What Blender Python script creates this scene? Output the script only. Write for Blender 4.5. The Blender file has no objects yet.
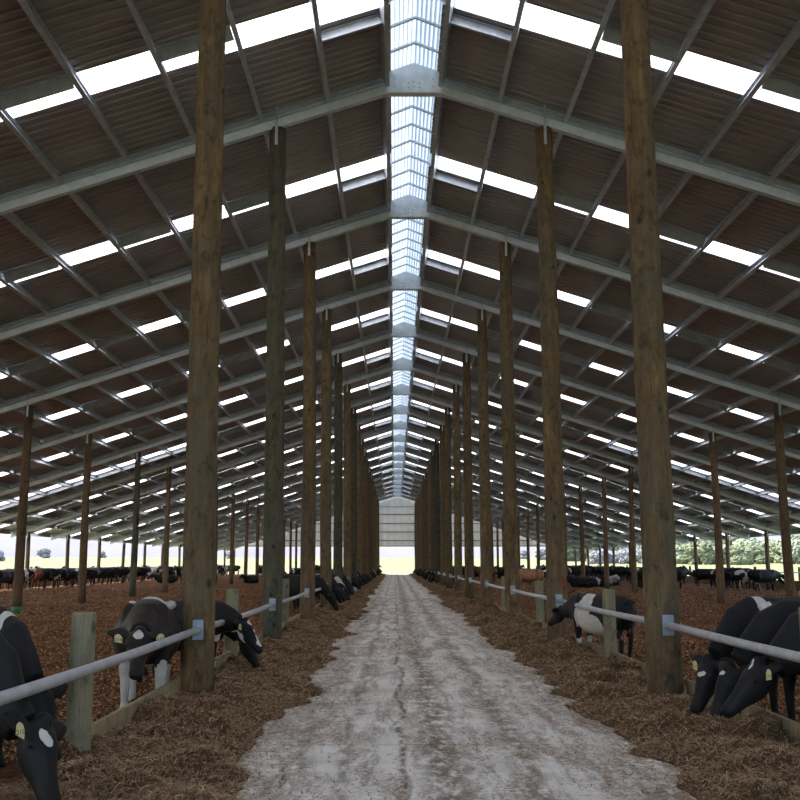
import bpy, bmesh, math, random
import numpy as np
from mathutils import Vector, Matrix
R = random.Random(7)
NP = np.random.RandomState(11)
COL = bpy.context.scene.collection
SC = bpy.context.scene

# ------------------------------------------------------------------ basics
ONES = ['', 'first', 'second', 'third', 'fourth', 'fifth', 'sixth', 'seventh', 'eighth', 'ninth', 'tenth',
        'eleventh', 'twelfth', 'thirteenth', 'fourteenth', 'fifteenth', 'sixteenth', 'seventeenth', 'eighteenth', 'nineteenth']
TENS = ['', '', 'twenty', 'thirty', 'forty', 'fifty', 'sixty', 'seventy', 'eighty', 'ninety']
TENTH = ['', '', 'twentieth', 'thirtieth', 'fortieth', 'fiftieth', 'sixtieth', 'seventieth', 'eightieth', 'ninetieth']
def nth(n):
    if n < 20: return ONES[n]
    return TENTH[n // 10] if n % 10 == 0 else TENS[n // 10] + '-' + ONES[n % 10]

def tag(o, label=None, cat=None, group=None, kind=None):
    if label: o['label'] = label
    if cat: o['category'] = cat
    if group: o['group'] = group
    if kind: o['kind'] = kind
    return o

def empty(name, loc, rz=0.0):
    o = bpy.data.objects.new(name, None)
    COL.objects.link(o)
    o.location = loc
    o.rotation_euler = (0, 0, rz)
    return o

def link(name, me, parent=None, loc=(0, 0, 0)):
    o = bpy.data.objects.new(name, me)
    COL.objects.link(o)
    o.location = loc
    if parent: o.parent = parent
    return o

class MB:
    """collects faces, builds one mesh"""
    def __init__(s): s.v = []; s.f = []; s.n = 0
    def add(s, vs, fs):
        s.v.extend([tuple(p) for p in vs]); s.f.extend([tuple(i + s.n for i in f) for f in fs]); s.n += len(vs)
        return s
    def box(s, c, d, rot=None):
        x, y, z = d[0] / 2, d[1] / 2, d[2] / 2
        vs = [Vector((sx * x, sy * y, sz * z)) for sz in (-1, 1) for sy in (-1, 1) for sx in (-1, 1)]
        if rot is not None: vs = [rot @ p for p in vs]
        return s.add([p + Vector(c) for p in vs], [(0, 2, 3, 1), (4, 5, 7, 6), (0, 1, 5, 4), (2, 6, 7, 3), (0, 4, 6, 2), (1, 3, 7, 5)])
    def tube(s, pts, rads, seg=12, cap=True, wob=None):
        rings = []
        pts = [Vector(p) for p in pts]
        for i, p in enumerate(pts):
            t = (pts[min(i + 1, len(pts) - 1)] - pts[max(i - 1, 0)]).normalized()
            a = Vector((0, 0, 1)) if abs(t.z) < 0.9 else Vector((1, 0, 0))
            u = t.cross(a).normalized(); w = t.cross(u)
            r = []
            for k in range(seg):
                an = 2 * math.pi * k / seg
                q = rads[i] * (1 + (wob(i, k) if wob else 0))
                r.append(p + u * math.cos(an) * q + w * math.sin(an) * q)
            rings.append(r)
        vs = [p for r in rings for p in r]
        fs = []
        for i in range(len(pts) - 1):
            for k in range(seg):
                fs.append((i * seg + k, i * seg + (k + 1) % seg, (i + 1) * seg + (k + 1) % seg, (i + 1) * seg + k))
        if cap:
            fs.append(tuple(range(seg))[::-1]); fs.append(tuple((len(pts) - 1) * seg + k for k in range(seg)))
        return s.add(vs, fs)
    def prism(s, prof, p0, p1, U, W):
        """2d profile (open ribbon with thickness list already closed) extruded p0->p1, axes U, W"""
        n = len(prof)
        vs = [p0 + U * a + W * b for a, b in prof] + [p1 + U * a + W * b for a, b in prof]
        fs = [(i, (i + 1) % n, n + (i + 1) % n, n + i) for i in range(n)]
        fs += [tuple(range(n))[::-1], tuple(range(n, 2 * n))]
        return s.add(vs, fs)
    def mesh(s, name, mat=None, smooth=False):
        me = bpy.data.meshes.new(name)
        me.from_pydata(s.v, [], s.f)
        bm = bmesh.new(); bm.from_mesh(me); bmesh.ops.recalc_face_normals(bm, faces=bm.faces); bm.to_mesh(me); bm.free()
        if mat: me.materials.append(mat)
        if smooth:
            me.polygons.foreach_set('use_smooth', [True] * len(me.polygons))
        return me
    def build(s, name, mat=None, parent=None, loc=(0, 0, 0), smooth=False):
        return link(name, s.mesh(name, mat, smooth), parent, loc)

def np_mesh(name, V, F, mat, smooth=False):
    """V (n,3), F (m,4) arrays"""
    me = bpy.data.meshes.new(name)
    me.vertices.add(len(V)); me.vertices.foreach_set('co', np.ascontiguousarray(V, dtype=np.float32).ravel())
    k = F.shape[1]
    me.loops.add(F.size); me.loops.foreach_set('vertex_index', np.ascontiguousarray(F, dtype=np.int32).ravel())
    me.polygons.add(len(F))
    me.polygons.foreach_set('loop_start', np.arange(0, F.size, k, dtype=np.int32))
    me.polygons.foreach_set('loop_total', np.full(len(F), k, dtype=np.int32))
    if smooth: me.polygons.foreach_set('use_smooth', np.ones(len(F), dtype=bool))
    me.update(); me.validate()
    me.materials.append(mat)
    return me

# numpy value noise
TAB = NP.rand(256, 256)
def vnoise(x, y):
    xi = np.floor(x).astype(int); yi = np.floor(y).astype(int)
    fx = x - xi; fy = y - yi
    fx = fx * fx * (3 - 2 * fx); fy = fy * fy * (3 - 2 * fy)
    g = lambda a, b: TAB[a & 255, b & 255]
    return (g(xi, yi) * (1 - fx) + g(xi + 1, yi) * fx) * (1 - fy) + (g(xi, yi + 1) * (1 - fx) + g(xi + 1, yi + 1) * fx) * fy
def fbm(x, y, o=4):
    s = 0; a = 0.5
    for i in range(o):
        s = s + a * vnoise(x + 17.3 * i, y + 9.1 * i); x = x * 2.03; y = y * 2.03; a *= 0.5
    return s

# ------------------------------------------------------------------ materials
class NT:
    def __init__(s, name, rough=0.8, metal=0.0, spec=0.3):
        s.m = bpy.data.materials.new(name); s.m.use_nodes = True
        s.t = s.m.node_tree; s.b = s.t.nodes['Principled BSDF']
        s.b.inputs['Roughness'].default_value = rough; s.b.inputs['Metallic'].default_value = metal
        s.b.inputs['Specular IOR Level'].default_value = spec
    def n(s, typ, **k):
        nd = s.t.nodes.new(typ)
        for a, v in k.items(): setattr(nd, a, v)
        return nd
    def l(s, a, b): s.t.links.new(a, b)
    def coord(s, scale=(1, 1, 1), which='Object', loc=None):
        tc = s.n('ShaderNodeTexCoord'); mp = s.n('ShaderNodeMapping')
        mp.inputs['Scale'].default_value = scale
        s.l(tc.outputs[which], mp.inputs['Vector'])
        if loc is not None: s.l(loc, mp.inputs['Location'])
        return mp.outputs['Vector']
    def noise(s, vec, sc, det=5, rough=0.6, dist=0.0):
        n = s.n('ShaderNodeTexNoise'); n.inputs['Scale'].default_value = sc; n.inputs['Detail'].default_value = det
        n.inputs['Roughness'].default_value = rough; n.inputs['Distortion'].default_value = dist
        s.l(vec, n.inputs['Vector']); return n.outputs['Fac']
    def ramp(s, fac, stops):
        r = s.n('ShaderNodeValToRGB'); e = r.color_ramp.elements
        while len(e) < len(stops): e.new(0.5)
        for i, (p, c) in enumerate(stops):
            e[i].position = p; e[i].color = (*c, 1) if len(c) == 3 else c
        s.l(fac, r.inputs['Fac']); return r.outputs['Color']
    def mix(s, fac, a, b, mode='MIX'):
        m = s.n('ShaderNodeMix', data_type='RGBA', blend_type=mode)
        for sock, v in ((m.inputs[0], fac), (m.inputs[6], a), (m.inputs[7], b)):
            if isinstance(v, (int, float)): sock.default_value = v
            elif isinstance(v, tuple): sock.default_value = (*v, 1)
            else: s.l(v, sock)
        return m.outputs[2]
    def math(s, op, a, b=None, c=None):
        m = s.n('ShaderNodeMath', operation=op)
        for i, v in enumerate((a, b, c)):
            if v is None: continue
            if isinstance(v, (int, float)): m.inputs[i].default_value = v
            else: s.l(v, m.inputs[i])
        return m.outputs[0]
    def bump(s, h, st=0.5, dist=0.02):
        b = s.n('ShaderNodeBump'); b.inputs['Strength'].default_value = st; b.inputs['Distance'].default_value = dist
        s.l(h, b.inputs['Height']); s.l(b.outputs['Normal'], s.b.inputs['Normal'])
    def rand_loc(s, k=50.0):
        oi = s.n('ShaderNodeObjectInfo'); cx = s.n('ShaderNodeCombineXYZ')
        s.l(s.math('MULTIPLY', oi.outputs['Random'], k), cx.inputs[0])
        s.l(s.math('MULTIPLY', oi.outputs['Random'], k * 1.7), cx.inputs[2])
        return cx.outputs[0], oi.outputs['Random']
    def col(s, c):
        if isinstance(c, tuple): s.b.inputs['Base Color'].default_value = (*c, 1)
        else: s.l(c, s.b.inputs['Base Color'])

def m_timber(name, dark, mid, light, grey):
    t = NT(name, 0.85, spec=0.2)
    loc, rnd = t.rand_loc()
    v = t.coord((5, 5, 0.9), loc=loc)
    n1 = t.noise(v, 2.2, 8, 0.7, 0.6)
    c = t.ramp(n1, [(0.25, dark), (0.5, mid), (0.75, light)])
    v2 = t.coord((1.2, 1.2, 0.35), loc=loc)
    n2 = t.noise(v2, 2.2, 6, 0.7)
    f = t.ramp(n2, [(0.38, (0, 0, 0)), (0.60, (1, 1, 1))])
    c = t.mix(t.math('MULTIPLY', f, 0.75), c, grey)
    n4 = t.noise(t.coord((2.6, 2.6, 1.5), loc=loc), 2.6, 7, 0.75, 0.5)
    c = t.mix(t.math('MULTIPLY', t.ramp(n4, [(0.50, (0, 0, 0)), (0.66, (1, 1, 1))]), 0.7), c, tuple(x * 0.55 for x in dark))
    # knots
    vo = t.n('ShaderNodeTexVoronoi'); vo.inputs['Scale'].default_value = 1.0
    v3 = t.coord((3.4, 3.4, 2.2), loc=loc); t.l(v3, vo.inputs['Vector'])
    k = t.ramp(vo.outputs['Distance'], [(0.06, (1, 1, 1)), (0.17, (0, 0, 0))])
    c = t.mix(t.math('MULTIPLY', k, 0.75), c, (0.02, 0.013, 0.008))
    # per pole brightness
    br = t.math('MULTIPLY_ADD', rnd, 0.42, 0.62)
    c = t.mix(1.0, c, t.rgb(br), 'MULTIPLY')
    t.col(c); t.bump(t.noise(t.coord((14, 14, 0.8), loc=loc), 3, 6), 0.6, 0.03)
    return t.m
def _rgb(s, f):
    c = s.n('ShaderNodeCombineColor')
    for i in range(3): s.l(f, c.inputs[i])
    return c.outputs[0]
NT.rgb = _rgb
M = {}
M['pole'] = m_timber('weathered_pole_timber', (0.060, 0.038, 0.018), (0.19, 0.122, 0.058), (0.34, 0.225, 0.11), (0.115, 0.10, 0.070))
M['pole_grey'] = m_timber('grey_green_pole_timber', (0.040, 0.034, 0.022), (0.105, 0.092, 0.058), (0.17, 0.145, 0.09), (0.085, 0.088, 0.068))
M['pole_small'] = m_timber('pale_brown_pole_timber', (0.085, 0.046, 0.024), (0.21, 0.125, 0.068), (0.33, 0.21, 0.12), (0.15, 0.12, 0.085))
M['post'] = m_timber('pale_post_timber', (0.17, 0.14, 0.085), (0.28, 0.235, 0.145), (0.36, 0.31, 0.20), (0.20, 0.20, 0.15))
M['board'] = m_timber('cream_board_timber', (0.26, 0.19, 0.11), (0.38, 0.29, 0.17), (0.48, 0.38, 0.24), (0.30, 0.25, 0.17))

def m_steel(name, c1, c2, rough=0.45, metal=0.55):
    t = NT(name, rough, metal, 0.5)
    n = t.noise(t.coord((1.5, 1.5, 1.5)), 3, 5)
    t.col(t.ramp(n, [(0.3, c1), (0.7, c2)]))
    return t.m
M['steel'] = m_steel('galvanised_steel', (0.50, 0.57, 0.66), (0.66, 0.73, 0.82), 0.42, 0.15)
M['purlin'] = m_steel('galvanised_purlin_steel', (0.38, 0.41, 0.45), (0.56, 0.61, 0.67), 0.36, 0.3)
M['rail'] = m_steel('galvanised_pipe', (0.42, 0.43, 0.46), (0.60, 0.61, 0.64), 0.38, 0.5)
M['bracket'] = m_steel('blue_grey_bracket_steel', (0.24, 0.29, 0.35), (0.40, 0.45, 0.52), 0.5, 0.3)
M['gusset'] = m_steel('dirty_white_plate', (0.60, 0.64, 0.67), (0.82, 0.85, 0.87), 0.6, 0.0)
t = NT('dull_brown_roof_sheet', 0.38, 0.25, 0.5)
t.col(t.ramp(t.noise(t.coord((0.6, 0.6, 0.6)), 1.2, 4), [(0.3, (0.25, 0.225, 0.222)), (0.7, (0.35, 0.32, 0.315))])); M['sheet'] = t.m
t = NT('bolt_steel', 0.5, 0.6); t.col((0.12, 0.12, 0.12)); M['bolt'] = t.m

def m_trans(name, tint, mixf, sc):
    t = NT(name, 0.35, 0.0, 0.4)
    tr = t.n('ShaderNodeBsdfTranslucent'); mx = t.n('ShaderNodeMixShader')
    n = t.noise(t.coord((1, 1, 1)), sc, 4)
    c = t.ramp(n, [(0.3, tuple(x * 0.88 for x in tint)), (0.7, tint)])
    t.col(c); t.l(c, tr.inputs['Color'])
    mx.inputs[0].default_value = mixf
    t.l(t.b.outputs[0], mx.inputs[1]); t.l(tr.outputs[0], mx.inputs[2])
    t.l(mx.outputs[0], t.t.nodes['Material Output'].inputs['Surface'])
    return t.m
M['clear'] = m_trans('translucent_skylight_sheet', (0.97, 0.97, 0.96), 0.80, 0.6)
M['cap'] = m_trans('translucent_ridge_sheet', (0.50, 0.58, 0.64), 0.36, 2.0)
M['endwall'] = m_trans('pale_grey_end_cladding', (0.62, 0.62, 0.60), 0.10, 0.3)

# aisle concrete
t = NT('dusty_pale_concrete', 0.9, spec=0.2)
v = t.coord((1, 1, 1))
base = t.ramp(t.noise(v, 1.4, 7, 0.65), [(0.3, (0.58, 0.53, 0.475)), (0.5, (0.78, 0.73, 0.675)), (0.7, (0.88, 0.84, 0.79))])
vs = t.coord((1.6, 0.28, 1))
deb = t.ramp(t.noise(vs, 2.1, 9, 0.75, 0.5), [(0.47, (0, 0, 0)), (0.57, (1, 1, 1))])
fine = t.ramp(t.noise(v, 22, 6, 0.75), [(0.44, (0, 0, 0)), (0.55, (1, 1, 1))])
c = t.mix(t.math('MULTIPLY', t.math('MULTIPLY', deb, fine), 0.85), base, (0.19, 0.125, 0.072))
c = t.mix(t.math('MULTIPLY', deb, 0.16), c, (0.30, 0.22, 0.15))
pit = t.ramp(t.noise(v, 38, 4, 0.7), [(0.34, (1, 1, 1)), (0.41, (0, 0, 0))])
c = t.mix(t.math('MULTIPLY', pit, 0.75), c, (0.13, 0.10, 0.075))
# wheel tracks: two darker long streaks along the lane and a dung-dusted middle
sp = t.n('ShaderNodeSeparateXYZ'); t.l(t.coord(), sp.inputs[0])
wob = t.math('MULTIPLY_ADD', t.noise(t.coord((0.3, 0.35, 1)), 1.0, 3), 0.5, -0.25)
for xx, wd, am in ((-0.45, 0.10, 0.35), (0.07, 0.05, 0.6), (0.42, 0.30, 0.55), (1.15, 0.22, 0.45), (-0.9, 0.25, 0.3)):
    d = t.math('ABSOLUTE', t.math('SUBTRACT', t.math('ADD', sp.outputs[0], wob), xx))
    f = t.ramp(t.math('DIVIDE', d, wd), [(0.15, (1, 1, 1)), (1.0, (0, 0, 0))])
    f = t.math('MULTIPLY', f, t.ramp(t.noise(t.coord((2.2, 0.9, 1)), 4, 6, 0.75), [(0.42, (0, 0, 0)), (0.54, (1, 1, 1))]))
    c = t.mix(t.math('MULTIPLY', f, am * 1.6), c, (0.17, 0.12, 0.08))
ed_ = t.math('SUBTRACT', t.math('ABSOLUTE', t.math('SUBTRACT', t.math('ADD', sp.outputs[0], wob), 0.38)), 1.0)
f = t.math('MULTIPLY', t.ramp(ed_, [(0.0, (0, 0, 0)), (0.9, (1, 1, 1))]), t.ramp(t.noise(t.coord((2.2, 1.2, 1)), 5, 7, 0.8), [(0.45, (0, 0, 0)), (0.55, (1, 1, 1))]))
c = t.mix(t.math('MULTIPLY', f, 0.7), c, (0.20, 0.135, 0.078))
# joints across
fr = t.math('ABSOLUTE', t.math('SUBTRACT', t.math('FRACT', t.math('DIVIDE', t.math('ADD', sp.outputs[1], t.math('MULTIPLY', wob, 0.12)), 3.95)), 0.5))
j = t.math('MULTIPLY', t.math('LESS_THAN', fr, 0.007), t.ramp(t.noise(v, 1.3, 3), [(0.4, (0.2, 0.2, 0.2)), (0.55, (1, 1, 1))]))
c = t.mix(t.math('MULTIPLY', j, 0.35), c, (0.10, 0.07, 0.05))
t.col(c); t.bump(t.noise(v, 20, 6, 0.7), 0.35, 0.02); M['concrete'] = t.m

# bedding
t = NT('red_brown_woodchip', 0.95, spec=0.1)
v = t.coord((1, 1, 1))
a = t.ramp(t.noise(v, 11, 8, 0.75), [(0.3, (0.05, 0.022, 0.011)), (0.5, (0.20, 0.092, 0.042)), (0.68, (0.40, 0.20, 0.095))])
b = t.ramp(t.noise(v, 0.55, 5, 0.7), [(0.35, (0.45, 0.42, 0.40)), (0.6, (1, 1, 1))])
t.col(t.mix(1.0, a, b, 'MULTIPLY')); t.bump(t.noise(v, 14, 8, 0.8), 0.9, 0.06); M['bed'] = t.m
def m_bits(name, stops, rough=0.9):
    t = NT(name, rough, spec=0.15)
    g = t.n('ShaderNodeNewGeometry')
    c = t.ramp(g.outputs['Random Per Island'], stops)
    t.col(c); return t.m
M['chips'] = m_bits('wood_chips', [(0.0, (0.06, 0.026, 0.013)), (0.5, (0.26, 0.125, 0.058)), (0.9, (0.46, 0.25, 0.125)), (1.0, (0.60, 0.40, 0.22))])
M['straw'] = m_bits('dry_hay_strands', [(0.0, (0.12, 0.068, 0.036)), (0.45, (0.30, 0.185, 0.105)), (0.8, (0.42, 0.275, 0.16)), (1.0, (0.60, 0.45, 0.29))])
t = NT('matted_hay', 0.95, spec=0.1)
v = t.coord((1, 1, 1))
a = t.ramp(t.noise(v, 13, 9, 0.8, 0.8), [(0.3, (0.055, 0.031, 0.015)), (0.5, (0.19, 0.118, 0.060)), (0.7, (0.34, 0.22, 0.12))])
b = t.ramp(t.noise(v, 1.1, 4), [(0.35, (0.62, 0.60, 0.52)), (0.6, (1, 0.98, 0.95))])
t.col(t.mix(1.0, a, b, 'MULTIPLY')); t.bump(t.noise(v, 28, 8, 0.8, 1.0), 1.0, 0.05); M['hay'] = t.m

# field, hills, trees
t = NT('sunlit_pasture', 0.95, spec=0.1)
v = t.coord((1, 1, 1))
t.col(t.ramp(t.noise(v, 0.05, 6, 0.7), [(0.3, (0.145, 0.152, 0.072)), (0.7, (0.185, 0.19, 0.098))])); M['field'] = t.m
t = NT('hazed_hill_scrub', 0.95, spec=0.1)
t.col(t.ramp(t.noise(t.coord((1, 1, 1)), 0.03, 6, 0.75), [(0.3, (0.135, 0.135, 0.146)), (0.7, (0.168, 0.165, 0.178))])); M['hill'] = t.m  # pale lavender paints the distance haze into the hill colour
for nm, c1, c2 in (('hazed_leaf_green', (0.10, 0.115, 0.065), (0.23, 0.25, 0.15)), ('hazed_leaf_pale', (0.16, 0.18, 0.12), (0.29, 0.31, 0.22)), ('hazed_leaf_twig', (0.21, 0.21, 0.215), (0.27, 0.265, 0.275))):  # crowns paled and greyed: aerial haze is painted into the leaf colours
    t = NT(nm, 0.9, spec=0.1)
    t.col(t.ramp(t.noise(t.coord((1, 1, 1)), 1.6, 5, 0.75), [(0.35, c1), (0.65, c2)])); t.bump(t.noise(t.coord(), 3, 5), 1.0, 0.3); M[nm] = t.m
t = NT('bark', 0.9); t.col((0.13, 0.10, 0.075)); M['bark'] = t.m

# cow hides
BLACK = (0.0065, 0.006, 0.0068); WHITE = (0.62, 0.59, 0.55)
def m_hide(name, spots=(), black=BLACK, white=WHITE, rnd_thresh=None, brown_tint=None):
    t = NT(name, 0.55, spec=0.22)
    tc = t.n('ShaderNodeTexCoord'); obj = tc.outputs['Object']
    ns = t.n('ShaderNodeTexNoise'); ns.inputs['Scale'].default_value = 7; ns.inputs['Detail'].default_value = 4
    t.l(obj, ns.inputs['Vector'])
    sub = t.n('ShaderNodeVectorMath', operation='SUBTRACT'); t.l(ns.outputs['Color'], sub.inputs[0]); sub.inputs[1].default_value = (0.5, 0.5, 0.5)
    scl = t.n('ShaderNodeVectorMath', operation='SCALE'); t.l(sub.outputs[0], scl.inputs[0]); scl.inputs['Scale'].default_value = 0.10
    ad = t.n('ShaderNodeVectorMath', operation='ADD'); t.l(obj, ad.inputs[0]); t.l(scl.outputs[0], ad.inputs[1])
    mask = None
    for (c, r) in spots:
        s1 = t.n('ShaderNodeVectorMath', operation='SUBTRACT'); t.l(ad.outputs[0], s1.inputs[0]); s1.inputs[1].default_value = c
        d1 = t.n('ShaderNodeVectorMath', operation='DIVIDE'); t.l(s1.outputs[0], d1.inputs[0]); d1.inputs[1].default_value = r
        ln = t.n('ShaderNodeVectorMath', operation='LENGTH'); t.l(d1.outputs[0], ln.inputs[0])
        f = t.math('LESS_THAN', ln.outputs['Value'], 1.0)
        mask = f if mask is None else t.math('MAXIMUM', mask, f)
    if rnd_thresh is not None:
        loc, rnd = t.rand_loc(80)
        n = t.noise(t.coord((1, 1, 0.8), loc=loc), 1.5, 3, 0.45, 0.3)
        th = t.math('MULTIPLY_ADD', rnd, 0.14, rnd_thresh)
        f = t.math('GREATER_THAN', n, th)
        mask = f if mask is None else t.math('MAXIMUM', mask, f)
    dn = t.noise(t.coord(), 5, 4)
    blk = t.ramp(dn, [(0.3, black), (0.7, tuple(x * 1.9 for x in black))])
    if mask is None: t.col(blk)
    else:
        wht = t.ramp(dn, [(0.35, tuple(x * 0.72 for x in white)), (0.65, white)])
        t.col(t.mix(mask, blk, wht))
    t.bump(t.noise(t.coord((3, 3, 3)), 12, 4), 0.15, 0.01)
    return t.m
t = NT('wet_dark_eye', 0.08, spec=0.8); t.col((0.01, 0.008, 0.006)); M['eye'] = t.m
t = NT('yellow_tag_plastic', 0.5); t.col((0.62, 0.55, 0.28)); M['tag'] = t.m
t = NT('black_tag_ink', 0.6); t.col((0.02, 0.02, 0.02)); M['ink'] = t.m
t = NT('red_marking_paint', 0.8); t.col(t.ramp(t.noise(t.coord(), 20, 4), [(0.3, (0.16, 0.03, 0.015)), (0.7, (0.36, 0.05, 0.03))])); M['red'] = t.m
t = NT('green_marking_paint', 0.8); t.col((0.05, 0.22, 0.10)); M['green'] = t.m

# ------------------------------------------------------------------ geometry constants (metres, camera at x=0,y=0)
S = 7.9; XC = 0.42; SL = 0.328; AL = math.atan(SL)
N0, N1 = -3, 18
def FY(n): return S * (n + 1.6)
def HB(d): return 11.79 - SL * (d - 0.55)       # underside of rafter at distance d from ridge line
EAVE = 26.3; OPEN = 0.55
VT = 0.44                                          # rafter depth, vertical
YA, YB = FY(N0), FY(N1)
STRIP0, STRIP1 = S / 2 + 0.23, S / 2 + 1.08        # skylight strip inside a bay
def dirs(side):
    """side -1 left, +1 right: unit vector down slope, unit normal up"""
    ds = Vector((side * math.cos(AL), 0, -math.sin(AL))); nu = Vector((side * math.sin(AL), 0, math.cos(AL)))
    return ds, nu
def P(side, d, y, off=0.0): return Vector((XC + side * d, y, HB(d) + off))

# ------------------------------------------------------------------ roof sheets (real corrugation)
def rib_profile(y0, y1, pitch=0.25, h=0.048):
    pts = []; y = y0
    while y < y1 - 1e-4:
        e = min(y1, y + pitch)
        L = e - y
        pts += [(y, 0), (y + L * 0.66, 0), (y + L * 0.72, h), (y + L * 0.93, h)]
        y = e
    pts.append((y1, 0))
    return pts
def corr_sheet(mb, side, y0, y1, d0, d1, thick=0.0):
    pr = rib_profile(y0, y1)
    ds_ = [d0 + (d1 - d0) * i / 3 for i in range(4)]
    vs = [P(side, d, y, VT + 0.012 + h) for d in ds_ for (y, h) in pr]
    n = len(pr)
    fs = [(r * n + i, r * n + i + 1, (r + 1) * n + i + 1, (r + 1) * n + i) for r in range(3) for i in range(n - 1)]
    mb.add(vs, fs)
wn = 1
for side, nm in ((-1, 'left'), (1, 'right')):
    mb = MB()
    for n in range(N0, N1):
        corr_sheet(mb, side, FY(n), FY(n) + STRIP0, OPEN - 0.05, EAVE)
        corr_sheet(mb, side, FY(n) + STRIP1, FY(n + 1), OPEN - 0.05, EAVE)
    o = mb.build('ceiling_' + nm, M['sheet']); tag(o, kind='structure')
    for n in range(N0, N1):
        mb = MB(); corr_sheet(mb, side, FY(n) + STRIP0 - 0.02, FY(n) + STRIP1 + 0.02, OPEN - 0.05, EAVE)
        o = mb.build('window_%d' % wn, M['clear']); tag(o, kind='structure'); wn += 1
# ridge skylight: ribs along the building, chevron cross bars beneath
def capz(d): return HB(OPEN) + 0.50 + (OPEN + 0.05 - d) * 0.42
for n in range(N0, N1):
    y0, y1 = FY(n), FY(n + 1)
    prof = []
    k = 8
    for i in range(-k, k + 1):
        x = i * (OPEN + 0.15) / k
        z = capz(abs(x))
        prof += [(x - 0.021, z), (x - 0.013, z + 0.045), (x + 0.013, z + 0.045), (x + 0.021, z)]
    m = len(prof)
    vs = [Vector((XC + x, y0, z)) for x, z in prof] + [Vector((XC + x, y1, z)) for x, z in prof]
    mb = MB().add(vs, [(i, i + 1, m + i + 1, m + i) for i in range(m - 1)])
    # upstand cheeks of the ridge
    for s in (-1, 1):
        mb.add([Vector((XC + s * 0.71, y, z)) for y in (y0, y1) for z in (HB(OPEN) + VT, capz(OPEN + 0.05))], [(0, 1, 3, 2)])
    cap = mb.build('window_%d' % wn, M['cap']); tag(cap, kind='structure'); wn += 1
    if n >= -1:
        for j in range(1, 8):
            yy = y0 + (y1 - y0) * j / 8
            mb = MB()
            for s in (-1, 1):
                a = Vector((XC, yy, capz(0) - 0.06)); b = Vector((XC + s * (OPEN + 0.03), yy, capz(OPEN + 0.03) - 0.06))
                mb.prism([(-0.03, 0), (0.03, 0), (0.03, 0.05), (-0.03, 0.05)], a, b, Vector((0, 1, 0)), Vector((0, 0, 1)))
            mb.build('cross_bar', M['gusset'], cap)

# C profiles
def cprof(w, h, lip, t, sgn=1):
    """C opening towards -U (sgn flips). U = web normal direction, W = height"""
    p = [(0, 0), (-w, 0), (-w, lip), (-w + t, lip), (-w + t, t), (-t, t), (-t, h - t), (-w + t, h - t), (-w + t, h - lip), (-w, h - lip), (-w, h), (0, h)]
    return [(a * sgn, b) for a, b in p]

# roof frames: an empty at the ridge with two rafters, gusset plate and bolts
for n in range(N0 + 1, N1 + 1):
    y = FY(n)
    fr = empty('roof_frame', (XC, y, HB(OPEN)))
    tag(fr, 'galvanised steel roof frame spanning the barn, %s rafter pair from the camera' % nth(n + 3) if n > 0 else
        ('galvanised steel roof frame spanning the barn just ahead of the camera' if n == 0 else ('galvanised steel roof frame overhead at the camera' if n == -1 else 'galvanised steel roof frame behind the camera')),
        'roof frame', 'steel roof frames')
    if n > 0: fr['label'] = 'galvanised steel roof frame, %s one in view counting from the camera' % nth(n)
    o0 = fr.location
    for side in (-1, 1):
        ds, nu = dirs(side)
        L = (EAVE - 0.1 - OPEN) / math.cos(AL)
        p0 = P(side, OPEN, y) - o0
        mb = MB()
        mb.prism([(0, 0), (-0.15, 0), (-0.17, 0.165), (-0.17, 0.18), (-0.115, 0.225), (-0.03, 0.225), (-0.03, 0.325), (-0.08, 0.325), (-0.08, 0.335), (-0.05, 0.365), (-0.02, 0.368), (-0.02, 0.395), (-0.09, 0.395), (-0.09, 0.418), (0, 0.418)], p0, p0 + ds * L, Vector((0, 1, 0)), nu)
        mb.build('rafter', M['steel'], fr)
    mb = MB()
    zt = capz(OPEN) - 0.07 - o0.z; za = capz(0) - 0.07 - o0.z
    pr = [(-OPEN - 0.05, -0.005), (OPEN + 0.05, -0.005), (OPEN + 0.07, zt), (0, za), (-OPEN - 0.07, zt)]
    mb.prism(pr, Vector((0, -0.20, 0)), Vector((0, -0.19, 0)), Vector((1, 0, 0)), Vector((0, 0, 1)))
    mb.box((0, -0.10, -0.008), (2 * OPEN + 0.1, 0.20, 0.016))
    g = mb.build('gusset_plate', M['gusset'], fr)
    if 1 <= n <= 4:
        for (bx, bz) in ((-0.12, 0.2), (0.0, 0.23), (0.12, 0.2), (-0.12, 0.1), (0.0, 0.12), (0.12, 0.1), (-0.42, 0.3), (0.42, 0.3), (-0.42, 0.12), (0.42, 0.12)):
            MB().tube([(bx, -0.215, bz), (bx, -0.199, bz)], [0.012, 0.012], 6).build('bolt', M['bolt'], g)

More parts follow.
